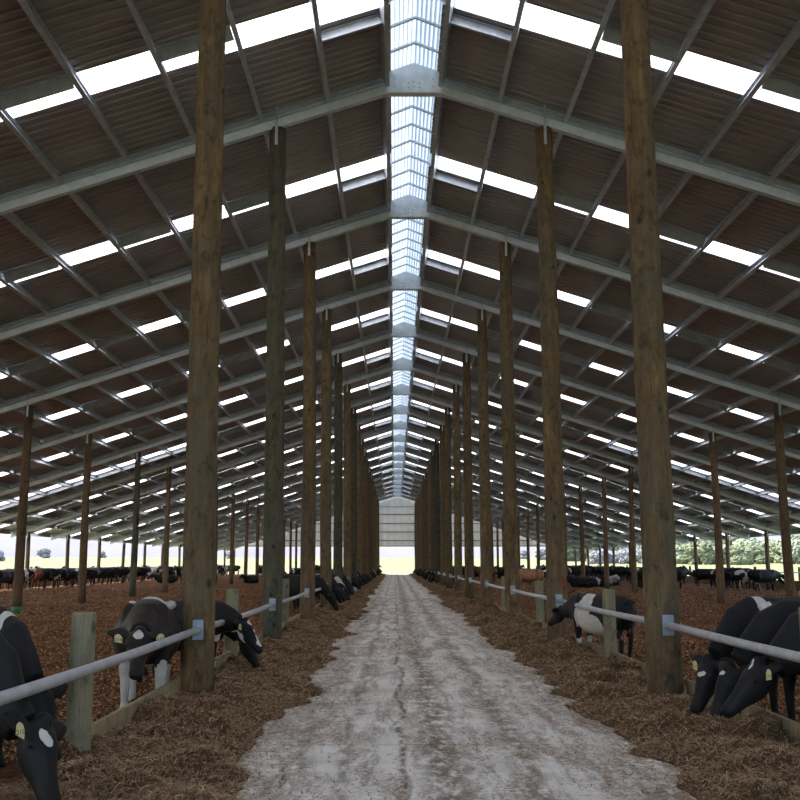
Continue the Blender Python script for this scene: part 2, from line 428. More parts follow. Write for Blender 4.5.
# purlins, each one continuous line along the barn, with bracing channels as parts
PD = [OPEN + 0.16] + [OPEN + 1.42 * k for k in range(1, 18)] + [EAVE - 0.06]
for side, nm in ((-1, 'left'), (1, 'right')):
    ds, nu = dirs(side)
    for k, d in enumerate(PD):
        p0 = P(side, d, YA + 0.2, VT) ; p1 = P(side, d, YB - 0.02, VT)
        org = Vector((p0.x, FY(0), p0.z))
        mb = MB()
        H = 0.24 if k else 0.30
        for n in range(N0, N1):
            a = P(side, d, FY(n) + 0.005, VT) - org; b = P(side, d, FY(n + 1) - 0.19, VT) - org
            mb.prism(cprof(0.095, H, 0.028, 0.006), a - nu * H, b - nu * H, ds, nu)
        pu = mb.build('purlin', M['purlin'], None, org)
        if k == 0: lab = 'dark steel edge beam along the %s side of the ridge skylight' % nm
        elif k == len(PD) - 1: lab = 'steel eave purlin along the outer edge of the %s roof slope' % nm
        else: lab = 'galvanised purlin under the %s roof slope, %s below the ridge edge beam' % (nm, nth(k))
        tag(pu, lab, 'roof beam', 'purlins of the %s roof slope' % nm)
        if k + 1 >= len(PD): continue
        d2 = PD[k + 1]
        for n in range(N0 + 2, N1):
            far = (k == 0) or (n == 5 and k > 7)
            if not far and k % 2 == 1: continue
            yy = FY(n) + (STRIP1 + 0.24 if far else STRIP0 - 0.03)
            hh = 0.20 if far else 0.28
            a = P(side, d + 0.01, yy, VT) - org; b = P(side, d2 - 0.08, yy, VT) - org
            # channel with open side to the camera
            MB().prism(cprof(0.06, hh, 0.02, 0.005), a - nu * (hh + 0.006), b - nu * (hh + 0.006), Vector((0, 1, 0)), nu).build('bracing_channel', M['purlin'], pu)

# end wall: clad gable above the openings
mb = MB()
zb = 4.2
prx = []
x = XC - EAVE
i = 0
while x < XC + EAVE:
    prx.append((x, 0.0 if (i % 4) in (0, 1) else 0.05)); x += (0.42 if i % 2 == 0 else 0.10) * 1.0; i += 1
vs = []
for x, dy in prx:
    d = abs(x - XC); zt = max(zb + 0.02, HB(d) + VT)
    vs += [Vector((x, YB + 0.20 + dy, zb)), Vector((x, YB + 0.20 + dy, zt))]
mb.add(vs, [(2 * i, 2 * i + 2, 2 * i + 3, 2 * i + 1) for i in range(len(prx) - 1)])
wall = mb.build('wall_back', M['endwall']); tag(wall, kind='structure')
for z in (4.25, 5.1, 6.4, 7.7, 9.1, 10.3):
    dmax = min(EAVE - 1, OPEN + (11.79 - z) / SL)
    if dmax <= 0.2: continue
    MB().box((XC, YB + 0.08, z), (2 * dmax - 0.3, 0.08, 0.14)).build('girt', M['board'] if z < 10 else M['steel'], wall)

# ------------------------------------------------------------------ poles
def make_pole(n, x, ybase, h_extra, r0, r1, mat, lab, group, lean=(0, 0), top=None):
    y = ybase
    d = abs(x - XC)
    zt = top if top else HB(d) - 0.01
    root = empty('timber_pole', (x, y, 0))
    tag(root, lab, 'pole', group)
    K = 26 if r0 > 0.17 and n < 6 else 10
    ph = R.random() * 9
    bow = (R.uniform(-1, 1) * 0.03, R.uniform(-1, 1) * 0.03)
    pts = []; rr = []
    for i in range(K + 1):
        u = i / K
        b = math.sin(math.pi * u)
        pts.append((lean[0] * (u - 0.0) + bow[0] * b, lean[1] * u + bow[1] * b, -0.1 + (zt + 0.1) * u)); rr.append(r0 + (r1 - r0) * u ** 0.8)
    wob = lambda i, k: 0.018 * math.sin(k * 0.9 + ph + i * 0.31) + 0.012 * math.sin(i * 1.7 + ph) + (0.012 * math.sin(k * 2.3 + i * 2.9 + ph))
    MB().tube(pts, rr, 20, True, wob).build('shaft', mat, root, smooth=True)
    # strap that ties the pole head to the rafter
    tx, ty = pts[-1][0], pts[-1][1]
    if n >= 0:
        MB().box((tx, -0.195, zt + 0.02), (0.06, 0.012, 0.9)).box((tx + 0.0, ty - r1 - 0.01, zt - 0.22), (0.06, 0.03, 0.40)).build('strap', M['rail'], root)
    return root
LX, RX = -2.43, 3.28
lrow = {}; rrow = {}
for n in range(-2, N1 + 1):
    if n == -2:
        continue
    for side, x0, row in ((-1, LX, lrow), (1, RX, rrow)):
        nm = 'left' if side < 0 else 'right'
        x = x0 + (R.uniform(-0.03, 0.03) if n > 1 else (-0.035 if side < 0 else 0))
        g = (side < 0 and n in (1, 4, 6)) or (side > 0 and n in (8, 11))
        mat = M['pole_grey'] if g else M['pole']
        if side < 0 and n == 0: mat = M['pole']
        if n == -1: lab = 'tall timber pole of the %s inner row beside the camera' % nm
        else:
            lab = '%s timber pole beside the %s hay strip, %s from the camera' % ('grey-green' if g else 'tall brown', nm, nth(n + 1))
        ln = (-0.08, 0) if side < 0 else (-0.03, 0)
        r0 = 0.215; r1 = 0.178
        p = make_pole(n, x, FY(n) + (0.0 if n else (0.25 if side < 0 else -0.15)), 0, r0, r1, mat, lab, 'tall timber poles along the %s side of the lane' % nm, ln)
        row[n] = p
for side in (-1, 1):
    nm = 'left' if side < 0 else 'right'
    for rowi, xx, r0, r1, wd in ((0, 13.5 if side < 0 else 14.17, 0.18, 0.145, 'middle'), (1, 24.55 if side < 0 else 25.0, 0.15, 0.13, 'outer')):
        for n in range(-1, N1 + 1):
            x = side * xx + R.uniform(-0.08, 0.08)
            if rowi == 1 and n < 3: pass
            lab = 'timber pole in the %s row of the %s bedded area, %s from the camera' % (wd, nm, nth(n + 2))
            mt = M['pole_small']
            if side < 0 and rowi == 0 and n in (5,): mt = M['pole_grey']
            p = make_pole(n + 8, x, FY(n), 0, r0, r1, mt, lab, 'timber poles of the %s %s row' % (nm, wd), (R.uniform(-0.05, 0.05), 0))
            if side < 0 and rowi == 0 and n == 3:
                MB().tube([(0, 0, 0.0), (0, 0, 0.16)], [r0 * 1.03, r0 * 1.03], 20).build('green_paint_band', M['green'], p, smooth=True)['label'] = 'green paint band at the foot'
# red mark on the second right pole
p = rrow[1]
mb = MB()
vs = []; zc = 1.28; seg = 14
vs.append(Vector((0.06, -0.217, zc)))
for i in range(seg):
    a = 2 * math.pi * i / seg; r = 0.05 * (0.75 + 0.5 * R.random())
    xx = 0.06 + r * 0.8 * math.cos(a); vs.append(Vector((xx, -math.sqrt(max(0.01, 0.224 ** 2 - xx * xx)) , zc + r * 1.25 * math.sin(a))))
mb.add(vs, [(0, 1 + i, 1 + (i + 1) % seg) for i in range(seg)])
mb.build('paint_mark', M['red'], p)['label'] = 'red paint blotch at rail height'

# short posts, kick boards and feed rails along the lane
for side, px, xb, rz, X0 in ((-1, -2.64, -2.73, 0.885, LX), (1, 3.49, 3.52, 0.965, RX)):
    nm = 'left' if side < 0 else 'right'
    for n in range(-1, N1):
        ym = (FY(n) + FY(n + 1)) / 2
        x = px + (0.06 if (side > 0 and n == -1) else 0)
        ph = R.random() * 6
        h = 1.30 + R.uniform(-0.03, 0.03)
        lab = 'short round fence post by the %s hay strip, %s from the camera' % (nm, nth(n + 2))
        po = MB().tube([(0, 0, -0.1), (0, 0, 0.5), (0, 0, h - 0.015), (0, 0, h)], [0.108, 0.105, 0.103, 0.094], 18, True, lambda i, k: 0.02 * math.sin(k * 0.8 + ph)).build('fence_post', M['post'], None, (x, ym, 0), smooth=False)
        tag(po, lab, 'post', 'short posts on the %s side of the lane' % nm)
        for hf in (0, 1):
            ya = (FY(n) + 0.24 if hf == 0 else ym + 0.12); yb = (ym - 0.12 if hf == 0 else FY(n + 1) - 0.24)
            if n == -1 and hf == 0: continue
            kb = empty('kick_board', (x, (ya + yb) / 2, 0))
            MB().box((0, 0, 0.14), (0.05, yb - ya + 0.2, 0.34)).build('board', M['board'], kb)
            MB().box((-side * 0.045, 0.1, 0.10), (0.04, 0.3, 0.28)).build('stake', M['post'], kb)
            tag(kb, 'cream timber kick board by the %s hay strip, %s from the camera' % (nm, nth(2 * (n + 1) + hf + 0 or 1)), 'board', 'kick boards on the %s side of the lane' % nm)
        # rail
        ya, yb = FY(n) + 0.235, FY(n + 1) - 0.245
        if n == 0: ya += 0.25 if side < 0 else -0.15
        if n == -1: yb += 0.25 if side < 0 else -0.15
        rl = empty('feed_rail', (X0, ya, rz))
        L = yb - ya
        sag = lambda u: -0.02 * math.sin(math.pi * u)
        MB().tube([(0, L * i / 8, sag(i / 8)) for i in range(9)], [0.043] * 9, 14).build('pipe', M['rail'], rl, smooth=True)
        if n < 8:
            for yy, s in ((0.0, 1), (L, -1)):
                b = MB().box((0, yy - 0.012 * s, 0), (0.13, 0.02, 0.24)).tube([(0, yy - 0.01 * s, 0), (0, yy + 0.09 * s, 0)], [0.052, 0.052], 14).build('bracket', M['bracket'], rl)
        tag(rl, 'galvanised feed rail on the %s side of the lane, %s span from the camera' % (nm, nth(n + 2)), 'rail', 'feed rails on the %s side of the lane' % nm)

# outer feed fences
for side, xo in ((-1, -25.6), (1, 25.4)):
    nm = 'left' if side < 0 else 'right'
    for n in range(0, N1):
        ya, yb = FY(n) + 0.05, FY(n + 1) - 0.05
        fb = MB().box((0, 0, 0.30), (0.06, yb - ya, 0.58)).build('fence_board', M['board'], None, (xo, (ya + yb) / 2, 0))
        tag(fb, 'low cream board wall on the %s outer edge, %s bay from the camera' % (nm, nth(n + 1)), 'board', 'board walls on the %s outer edge' % nm)
        rr = MB().tube([(0, -(yb - ya) / 2 , 0), (0, (yb - ya) / 2, 0)], [0.03, 0.03], 8).build('fence_rail', M['rail'], None, (xo, (ya + yb) / 2, 1.10), smooth=True)
        tag(rr, 'thin outer fence rail on the %s edge, %s bay from the camera' % (nm, nth(n + 1)), 'rail', 'thin rails on the %s outer edge' % nm)
        fp = MB().tube([(0, 0, -0.05), (0, 0, 1.45)], [0.11, 0.10], 12).build('fence_post', M['post'], None, (xo + side * 0.16, (ya + yb) / 2, 0))
        tag(fp, 'short post on the %s outer edge, %s bay from the camera' % (nm, nth(n + 1)), 'post', 'short posts on the %s outer edge' % nm)

# ------------------------------------------------------------------ ground
def grid(xs, ys, hf):
    X, Y = np.meshgrid(xs, ys); Z = hf(X, Y)
    V = np.stack([X.ravel(), Y.ravel(), Z.ravel()], 1)
    nx, ny = len(xs), len(ys)
    i = (np.arange(ny - 1)[:, None] * nx + np.arange(nx - 1)[None, :]).ravel()
    return V, np.stack([i, i + 1, i + nx + 1, i + nx], 1)
o = MB().box((XC, (YA + YB) / 2 , -0.06), (6.4, YB - YA + 2, 0.12)).build('floor', M['concrete']); tag(o, kind='structure')
def bed_h(X, Y): return -0.03 + 0.085 * fbm(X * 1.1, Y * 1.1, 3) + 0.05 * fbm(X * 6, Y * 6, 2) - 0.03
for side in (-1, 1):
    nm = 'left' if side < 0 else 'right'
    xs = np.concatenate([np.arange(2.70, 7, 0.06), np.linspace(7, 26.2, 130)]) if side < 0 else np.concatenate([np.arange(3.52, 7, 0.06), np.linspace(7, 26.2, 130)])
    xs = (-xs[::-1]) if side < 0 else xs
    ys = np.concatenate([np.linspace(YA, 7, 20)[:-1], np.arange(7, 22, 0.06), np.geomspace(22, YB + 1, 260)])
    V, F = grid(xs, ys, bed_h)
    o = link('floor_' + nm, np_mesh('floor_' + nm, V, F, M['bed'], True)); tag(o, kind='structure')
# field in one sheet, gently rising away from the barn
def field_h(X, Y):
    r = np.sqrt(X ** 2 + (Y - 60) ** 2)
    return np.maximum(0, r - 150) * 0.0115 - 0.14 + 0.35 * (fbm(X * 0.02, Y * 0.02, 3) - 0.45) * np.clip((r - 150) / 150, 0, 1)
a = np.concatenate([-np.geomspace(900, 30, 60), np.linspace(-29, 29, 20), np.geomspace(30, 900, 60)])
V, F = grid(a, np.concatenate([np.linspace(-80, 160, 30), np.geomspace(165, 900, 60)]), field_h)
o = link('ground', np_mesh('ground', V, F, M['field'], True)); tag(o, kind='structure')
def hill_h(X, Y): return 0
def hills():
    V = []; n = 161
    for j, (rad, k) in enumerate(((640, 0.0), (700, 0.75), (760, 1.0), (840, 0.8))):
        for i in range(n):
            th = math.radians(-75 + 150 * i / (n - 1))
            hx = 10 + 22 * float(fbm(np.array([i * 0.09 + 3]), np.array([2.2]), 4)[0]) + (9 if i > 95 else 0)
            V.append((rad * math.sin(th), 60 + rad * math.cos(th) * 0.92, 2.5 + hx * k))
    F = [(j * n + i, j * n + i + 1, (j + 1) * n + i + 1, (j + 1) * n + i) for j in range(3) for i in range(n - 1)]
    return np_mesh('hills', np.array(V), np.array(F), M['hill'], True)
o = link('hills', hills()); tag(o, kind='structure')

# hay
EDGE_L = lambda Y: -1.20 + 0.75 * (fbm(Y * 0.45, Y * 0 + 3.3, 4) - 0.47) + 0.25 * (vnoise(Y * 1.9, Y * 0 + 8) - 0.5) 
EDGE_R = lambda Y: 2.16 - 0.8 * (fbm(Y * 0.5, Y * 0 + 13.3, 4) - 0.47) - 0.3 * (vnoise(Y * 1.7, Y * 0 + 5) - 0.5) 
def hay_h(side):
    def f(X, Y):
        if side < 0: E = EDGE_L(Y); u = (E - X) / (E + 2.62)
        else: E = EDGE_R(Y); u = (X - E) / (3.42 - E)
        # ragged border
        u = u + 0.16 * (fbm(X * 3.0, Y * 3.0, 3) - 0.47)
        s = np.clip(u, 0, 1)
        prof = (1 - np.exp(-s * 4.5)) * (0.155 + 0.05 * s)
        c1 = np.abs(fbm(X * 1.3, Y * 1.0 + 40 * (side > 0), 3) - 0.44) * 2
        clump = 0.62 * np.clip(fbm(X * 2.1 + 5, Y * 1.9 + 60 * (side > 0), 2) - 0.30, 0, 1) ** 1.2 + 0.16 * np.abs(fbm(X * 5.5, Y * 5.5, 2) - 0.36) + 0.03 * fbm(X * 19, Y * 19, 2)
        h = prof * (0.55 + 0.5 * c1) + clump * np.clip(s * 3.2, 0, 1)
        return np.where(u <= 0, -0.05 + 0.03 * u, h * 0.93 - 0.008)
    return f
for side in (-1, 1):
    nm = 'left' if side < 0 else 'right'
    xs = np.arange(-2.70, -0.6, 0.03) if side < 0 else np.arange(1.3, 3.49, 0.03)
    ys = np.concatenate([np.arange(3.5, 16, 0.035), np.arange(16, 34, 0.09), np.geomspace(34, YB, 260)])
    V, F = grid(xs, ys, hay_h(side))
    hy = link('hay', np_mesh('hay', V, F, M['hay'], True))
    tag(hy, 'loose brown hay heaped along the foot of the %s feed rail' % nm, 'hay', None, 'stuff')
    # strands on the surface
    n = 190000
    D = 5.0 * (60 / 5.0) ** NP.rand(n)
    X = (-2.67 + NP.rand(n) * 1.85) if side < 0 else (1.52 + NP.rand(n) * 1.93)
    h = hay_h(side)(X, D); keep = h > 0.004; X, D, h = X[keep], D[keep], h[keep]
    m = len(X)
    L = 0.035 + 0.10 * NP.rand(m) ** 1.5; wd = 0.0009 + 0.00021 * D
    an = NP.rand(m) * 2 * np.pi; tilt = (NP.rand(m) - 0.35) * 0.9
    dx, dy, dz = np.cos(an) * np.cos(tilt), np.sin(an) * np.cos(tilt), np.sin(tilt)
    bend = (NP.rand(m) - 0.5) * 0.7
    P0 = np.stack([X, D, h + 0.0], 1); P1 = P0 + np.stack([dx, dy, dz], 1) * (L * 0.5)[:, None] + np.array([0, 0, 0.006])
    dx2, dy2 = dx * np.cos(bend) - dy * np.sin(bend), dx * np.sin(bend) + dy * np.cos(bend)
    P2 = P1 + np.stack([dx2, dy2, dz - 0.45], 1) * (L * 0.5)[:, None]
    sd = np.stack([-np.sin(an), np.cos(an), (NP.rand(m) - 0.5)], 1) * wd[:, None]
    V = np.stack([P0 - sd, P0 + sd, P1 - sd, P1 + sd, P2 - sd * 0.5, P2 + sd * 0.5], 1).reshape(-1, 3)
    b = np.arange(m) * 6
    F = np.concatenate([np.stack([b, b + 1, b + 3, b + 2], 1), np.stack([b + 2, b + 3, b + 5, b + 4], 1)])
    st = link('straw', np_mesh('straw', V, F, M['straw']), hy); tag(st, kind='stuff')
# stray straw on the concrete
n = 45000
D = 5.5 * (50 / 5.5) ** NP.rand(n); X = -1.6 + 3.8 * NP.rand(n)
cl = fbm(X * 1.6, D * 0.4, 4); e = np.minimum(np.abs(X - EDGE_L(D)), np.abs(X - EDGE_R(D)))
keep = (NP.rand(n) < np.clip((cl - 0.42) * 3, 0.01, 0.8)) | (NP.rand(n) < np.exp(-e * 3.5)); X, D = X[keep], D[keep]; m = len(X)
an = NP.rand(m) * 2 * np.pi; L = 0.02 + 0.07 * NP.rand(m); wd = 0.0014 + 0.00032 * D
A = np.stack([X, D, np.full(m, 0.004) + 0.012 * NP.rand(m)], 1); B = A + np.stack([np.cos(an) * L, np.sin(an) * L, 0.01 * NP.rand(m)], 1)
sd = np.stack([-np.sin(an), np.cos(an), 0 * an], 1) * wd[:, None]
V = np.stack([A - sd, A + sd, B + sd, B - sd], 1).reshape(-1, 3); F = np.arange(m * 4).reshape(-1, 4)
o = link('loose_straw', np_mesh('loose_straw', V, F, M['straw'])); tag(o, 'thin loose straw scattered over the pale concrete lane', 'straw', None, 'stuff')
# chips on the bedding
for side in (-1, 1):
    n = 120000
    D = 9.0 * (70 / 9.0) ** NP.rand(n); X = side * (2.9 + (NP.rand(n) ** 1.2) * np.minimum(0.46 * D + 1, 22.5)) + (0.6 if side > 0 else 0)
    h = bed_h(X, D); an = NP.rand(n) * 2 * np.pi; L = (0.008 + 0.016 * NP.rand(n)) * (1 + D * 0.02); wd = L * (0.25 + 0.3 * NP.rand(n)); tl = (NP.rand(n) - 0.5) * 1.3
    A = np.stack([X, D, h + 0.012], 1); u = np.stack([np.cos(an) * np.cos(tl), np.sin(an) * np.cos(tl), np.sin(tl)], 1) * L[:, None]
    w = np.stack([-np.sin(an), np.cos(an), (NP.rand(n) - 0.5)], 1) * wd[:, None]
    V = np.stack([A - u - w, A - u + w, A + u + w, A + u - w], 1).reshape(-1, 3); F = np.arange(n * 4).reshape(-1, 4)
    nm = 'left' if side < 0 else 'right'
    o = link('wood_chips', np_mesh('wood_chips', V, F, M['chips'])); tag(o, 'red-brown wood chips strewn over the %s bedded area' % nm, 'wood chips', None, 'stuff')

# ------------------------------------------------------------------ cows
def ring_loft(mb, secs, seg=22, e=2.3):
    """secs: (centre, w, h, topnarrow) ; axis from neighbours; side from world y unless given"""
    pts = [Vector(s[0]) for s in secs]; rings = []
    side = Vector((0, 1, 0))
    for i, s in enumerate(secs):
        t = (pts[min(i + 1, len(pts) - 1)] - pts[max(i - 1, 0)]).normalized()
        sd = (side - t * side.dot(t)).normalized()
        up = t.cross(sd).normalized()
        if s[4:] : up_sgn = s[4]
        r = []
        tn = s[3] if len(s) > 3 else 0.0
        for k in range(seg):
            a = 2 * math.pi * k / seg
            c, q = math.cos(a), math.sin(a)
            cx = math.copysign(abs(c) ** (2 / e), c); qz = math.copysign(abs(q) ** (2 / e), q)
            nar = 1 - tn * max(0, qz)
            r.append(pts[i] + sd * (cx * s[1] * nar) + up * (qz * s[2]))
        rings.append(r)
    vs = [p for r in rings for p in r]; fs = []
    for i in range(len(pts) - 1):
        for k in range(seg):
            fs.append((i * seg + k, i * seg + (k + 1) % seg, (i + 1) * seg + (k + 1) % seg, (i + 1) * seg + k))
    fs.append(tuple(range(seg))[::-1]); fs.append(tuple((len(pts) - 1) * seg + k for k in range(seg)))
    mb.add(vs, fs)

def ellipsoid(mb, c, r, rot=None, seg=14, rings=8):
    vs = []; fs = []
    for i in range(rings + 1):
        th = math.pi * (0.02 + 0.96 * i / rings)
        for k in range(seg):
            a = 2 * math.pi * k / seg
            p = Vector((r[0] * math.sin(th) * math.cos(a), r[1] * math.sin(th) * math.sin(a), r[2] * math.cos(th)))
            if rot is not None: p = rot @ p
            vs.append(Vector(c) + p)
    for i in range(rings):
        for k in range(seg):
            fs.append((i * seg + k, i * seg + (k + 1) % seg, (i + 1) * seg + (k + 1) % seg, (i + 1) * seg + k))
    fs.append(tuple(range(seg))[::-1]); fs.append(tuple(rings * seg + k for k in range(seg)))
    mb.add(vs, fs)

def cow_mesh(name, neck, hp, hax, voxel=0.018, legs=None, lying=False, hyaw=0.0):
    """local frame: faces +x, feet at z=0. neck: list of (x,y,z,w,h); hp poll point; hax head axis"""
    mb = MB()
    dz = -0.62 if lying else 0.0
    def z(v): return v + dz
    body = [((-1.0, 0, z(1.13)), .05, .07), ((-0.96, 0, z(1.10)), .15, .17, .2), ((-0.86, 0, z(1.06)), .235, .265, .25), ((-0.66, 0, z(1.00)), .275, .35, .32),
            ((-0.42, 0, z(.945)), .300, .395, .35), ((-0.12, 0, z(.915)), .345, .42, .35), ((0.18, 0, z(.925)), .335, .405, .38), ((0.42, 0, z(.985)), .27, .365, .45), ((0.60, 0, z(1.03)), .205, .315, .45)]
    secs = body + [((x, y, z(zz)), w, h, .25) for x, y, zz, w, h in neck]
    ring_loft(mb, secs)
    # head
    hp = Vector((hp[0], hp[1], z(hp[2]))); ax = Vector(hax).normalized()
    sd = Vector((0, 1, 0)); sd = Matrix.Rotation(hyaw, 3, 'Z') @ sd
    sd = (sd - ax * sd.dot(ax)).normalized(); up = ax.cross(sd).normalized()
    # top of the head must be the forehead side
    if up.z < 0 and abs(ax.z) < 0.9: up = -up
    if abs(ax.z) >= 0.9:
        if up.x < 0: up = -up
    HS = [(-.05, .075, .085, .0), (0.0, .105, .115, .0), (.07, .118, .135, -.005), (.15, .112, .14, -.015), (.24, .090, .118, -.015), (.33, .070, .090, -.008), (.42, .066, .074, 0), (.485, .070, .066, .003), (.525, .058, .050, .003), (.54, .03, .03, .003)]
    rings = []; seg = 22; vs = []; fs = []
    for (u, w, h, o) in HS:
        c = hp + ax * u + up * o
        for k in range(seg):
            a = 2 * math.pi * k / seg; cc, q = math.cos(a), math.sin(a)
            cx = math.copysign(abs(cc) ** .82, cc); qz = math.copysign(abs(q) ** .82, q)
            nar = 1 - 0.28 * max(0, -qz)
            vs.append(c + sd * cx * w * nar + up * qz * h)
    for i in range(len(HS) - 1):
        for k in range(seg):
            fs.append((i * seg + k, i * seg + (k + 1) % seg, (i + 1) * seg + (k + 1) % seg, (i + 1) * seg + k))
    fs.append(tuple(range(seg))[::-1]); fs.append(tuple((len(HS) - 1) * seg + k for k in range(seg)))
    mb.add(vs, fs)
    # brow ridges, poll tuft, nostril pads, ears
    ellipsoid(mb, hp + up * .085 - ax * .03, (.07, .055, .06))
    ears = []
    for s in (-1, 1):
        ellipsoid(mb, hp + ax * .13 + sd * s * .098 + up * .05, (.035, .03, .03))
        ellipsoid(mb, hp + ax * .50 + sd * s * .035 + up * .025, (.03, .028, .028))
        ed = (sd * s + up * .05 - ax * .30).normalized(); en = (up * 0.93 + ax * .25); en = (en - ed * en.dot(ed)).normalized(); eb = ed.cross(en)
        # the flattened ear grows from its root, widest mid-way
        rt = hp + sd * s * .085 + up * .03 + ax * .0
        es = [(0, .03, .03), (.04, .05, .026), (.09, .078, .021), (.14, .072, .019), (.19, .044, .017), (.22, .018, .014)]
        vs = []; fs = []; sg = 12
        for (u, w, th) in es:
            c = rt + ed * u - up * (0.0 + 0.35 * u * u)
            for k in range(sg):
                a = 2 * math.pi * k / sg; vs.append(c + eb * math.cos(a) * w + en * math.sin(a) * th)
        for i in range(len(es) - 1):
            for k in range(sg): fs.append((i * sg + k, i * sg + (k + 1) % sg, (i + 1) * sg + (k + 1) % sg, (i + 1) * sg + k))
        fs.append(tuple(range(sg))[::-1]); fs.append(tuple((len(es) - 1) * sg + k for k in range(sg)))
        mb.add(vs, fs); ears.append((rt + ed * .10 - eb * 0.0, ed, en, eb))
    # hip bones, spine, brisket, udder
    for s in (-1, 1):
        ellipsoid(mb, (-0.60, s * .205, z(1.225)), (.10, .06, .06))
        ellipsoid(mb, (-0.93, s * .10, z(1.18)), (.06, .05, .05))
        ellipsoid(mb, (0.42, s * .15, z(1.10)), (.13, .09, .20))
        ellipsoid(mb, (-0.70, s * .17, z(.92)), (.20, .12, .26))
    ellipsoid(mb, (0.62, 0, z(.76)), (.13, .10, .14))
    if not lying:
        ellipsoid(mb, (-0.48, 0, .60), (.20, .14, .13))
        lg = legs or (0.0, 0.0, 0.0, 0.0)
        for i, s in enumerate((-1, 1)):
            q = lg[i]
            mb.tube([(.44, s * .16, .92), (.45, s * .17, .72), (.47 + q * .4, s * .165, .43), (.47 + q * .8, s * .16, .38), (.46 + q, s * .16, .14), (.48 + q, s * .16, .07), (.50 + q, s * .16, 0)], [.13, .088, .052, .05, .036, .048, .058], 12)
            q = lg[2 + i]
            mb.tube([(-.70, s * .16, .98), (-.60 + q * .2, s * .185, .74), (-.74 + q * .6, s * .175, .55), (-.80 + q * .8, s * .17, .47), (-.76 + q, s * .165, .15), (-.73 + q, s * .165, .07), (-.70 + q, s * .165, 0)], [.17, .125, .066, .052, .038, .05, .06], 12)
        mb.tube([(-.95, 0, 1.24), (-1.01, .0, 1.18), (-1.03, .01, 1.0), (-1.02, .02, .7), (-1.01, .02, .55), (-1.0, .02, .40)], [.04, .032, .024, .022, .038, .012], 10)
    else:
        for s in (-1, 1):
            mb.tube([(.45, s * .2, .30), (.62, s * .26, .12), (.40, s * .30, .06), (.30, s * .30, .05)], [.12, .07, .05, .04], 12)
            mb.tube([(-.65, s * .2, .32), (-.35, s * .36, .18), (-.62, s * .40, .07), (-.30, s * .42, .05)], [.16, .10, .05, .045], 12)
        mb.tube([(-.97, 0, z(1.2)), (-1.05, .05, .4), (-1.0, .12, .08), (-.85, .3, .05)], [.04, .03, .025, .03], 10)
    me = mb.mesh(name + '_raw')
    ob = bpy.data.objects.new('tmp', me); COL.objects.link(ob)
    rm = ob.modifiers.new('r', 'REMESH'); rm.mode = 'VOXEL'; rm.voxel_size = voxel
    sm = ob.modifiers.new('s', 'SMOOTH'); sm.factor = 0.5; sm.iterations = 5 if voxel < .03 else 1
    dg = bpy.context.evaluated_depsgraph_get()
    out = bpy.data.meshes.new_from_object(ob.evaluated_get(dg))
    bpy.data.objects.remove(ob); bpy.data.meshes.remove(me)
    # eyes go in the same mesh as a second material
    bm = bmesh.new(); bm.from_mesh(out)
    for f in bm.faces: f.smooth = True; f.material_index = 0
    if voxel < .03:
        for s in (-1, 1):
            c = hp + ax * .13 + sd * s * .108 + up * .045
            r = bmesh.ops.create_uvsphere(bm, u_segments=12, v_segments=8, radius=.024, matrix=Matrix.Translation(c))
            for v in r['verts']:
                for f in v.link_faces: f.material_index = 1; f.smooth = True
    bm.to_mesh(out); bm.free(); out.name = name
    return out, ears, (hp, ax, up, sd)

STAND = dict(neck=[(.78, 0, 1.14, .15, .24), (.95, 0, 1.23, .12, .18), (1.08, 0, 1.31, .10, .14)], hp=(1.15, 0, 1.36), hax=(.82, 0, -.57))
GRAZE = dict(neck=[(.76, 0, 1.0, .16, .25), (.94, 0, .86, .125, .19), (1.08, 0, .72, .105, .15)], hp=(1.16, 0, .64), hax=(.50, 0, -.86))
DIP = dict(neck=[(.74, 0, .93, .16, .25), (.89, -.01, .74, .125, .17), (1.03, -.03, .62, .105, .125)], hp=(1.14, -.05, .60), hax=(.52, -.33, -.79))
LOW = dict(neck=[(.78, 0, 1.02, .155, .245), (.95, 0, .88, .125, .18), (1.08, 0, .79, .105, .135)], hp=(1.17, 0, .74), hax=(.72, 0, -.70))
MILD = dict(neck=[(.78, 0, 1.06, .155, .25), (.95, 0, 1.02, .125, .19), (1.08, 0, .97, .105, .15)], hp=(1.15, 0, .94), hax=(.62, 0, -.78))
REACH = dict(neck=[(.80, 0, 1.02, .15, .24), (.98, 0, .97, .12, .18), (1.12, 0, .93, .10, .14)], hp=(1.20, 0, .92), hax=(.84, 0, -.54))

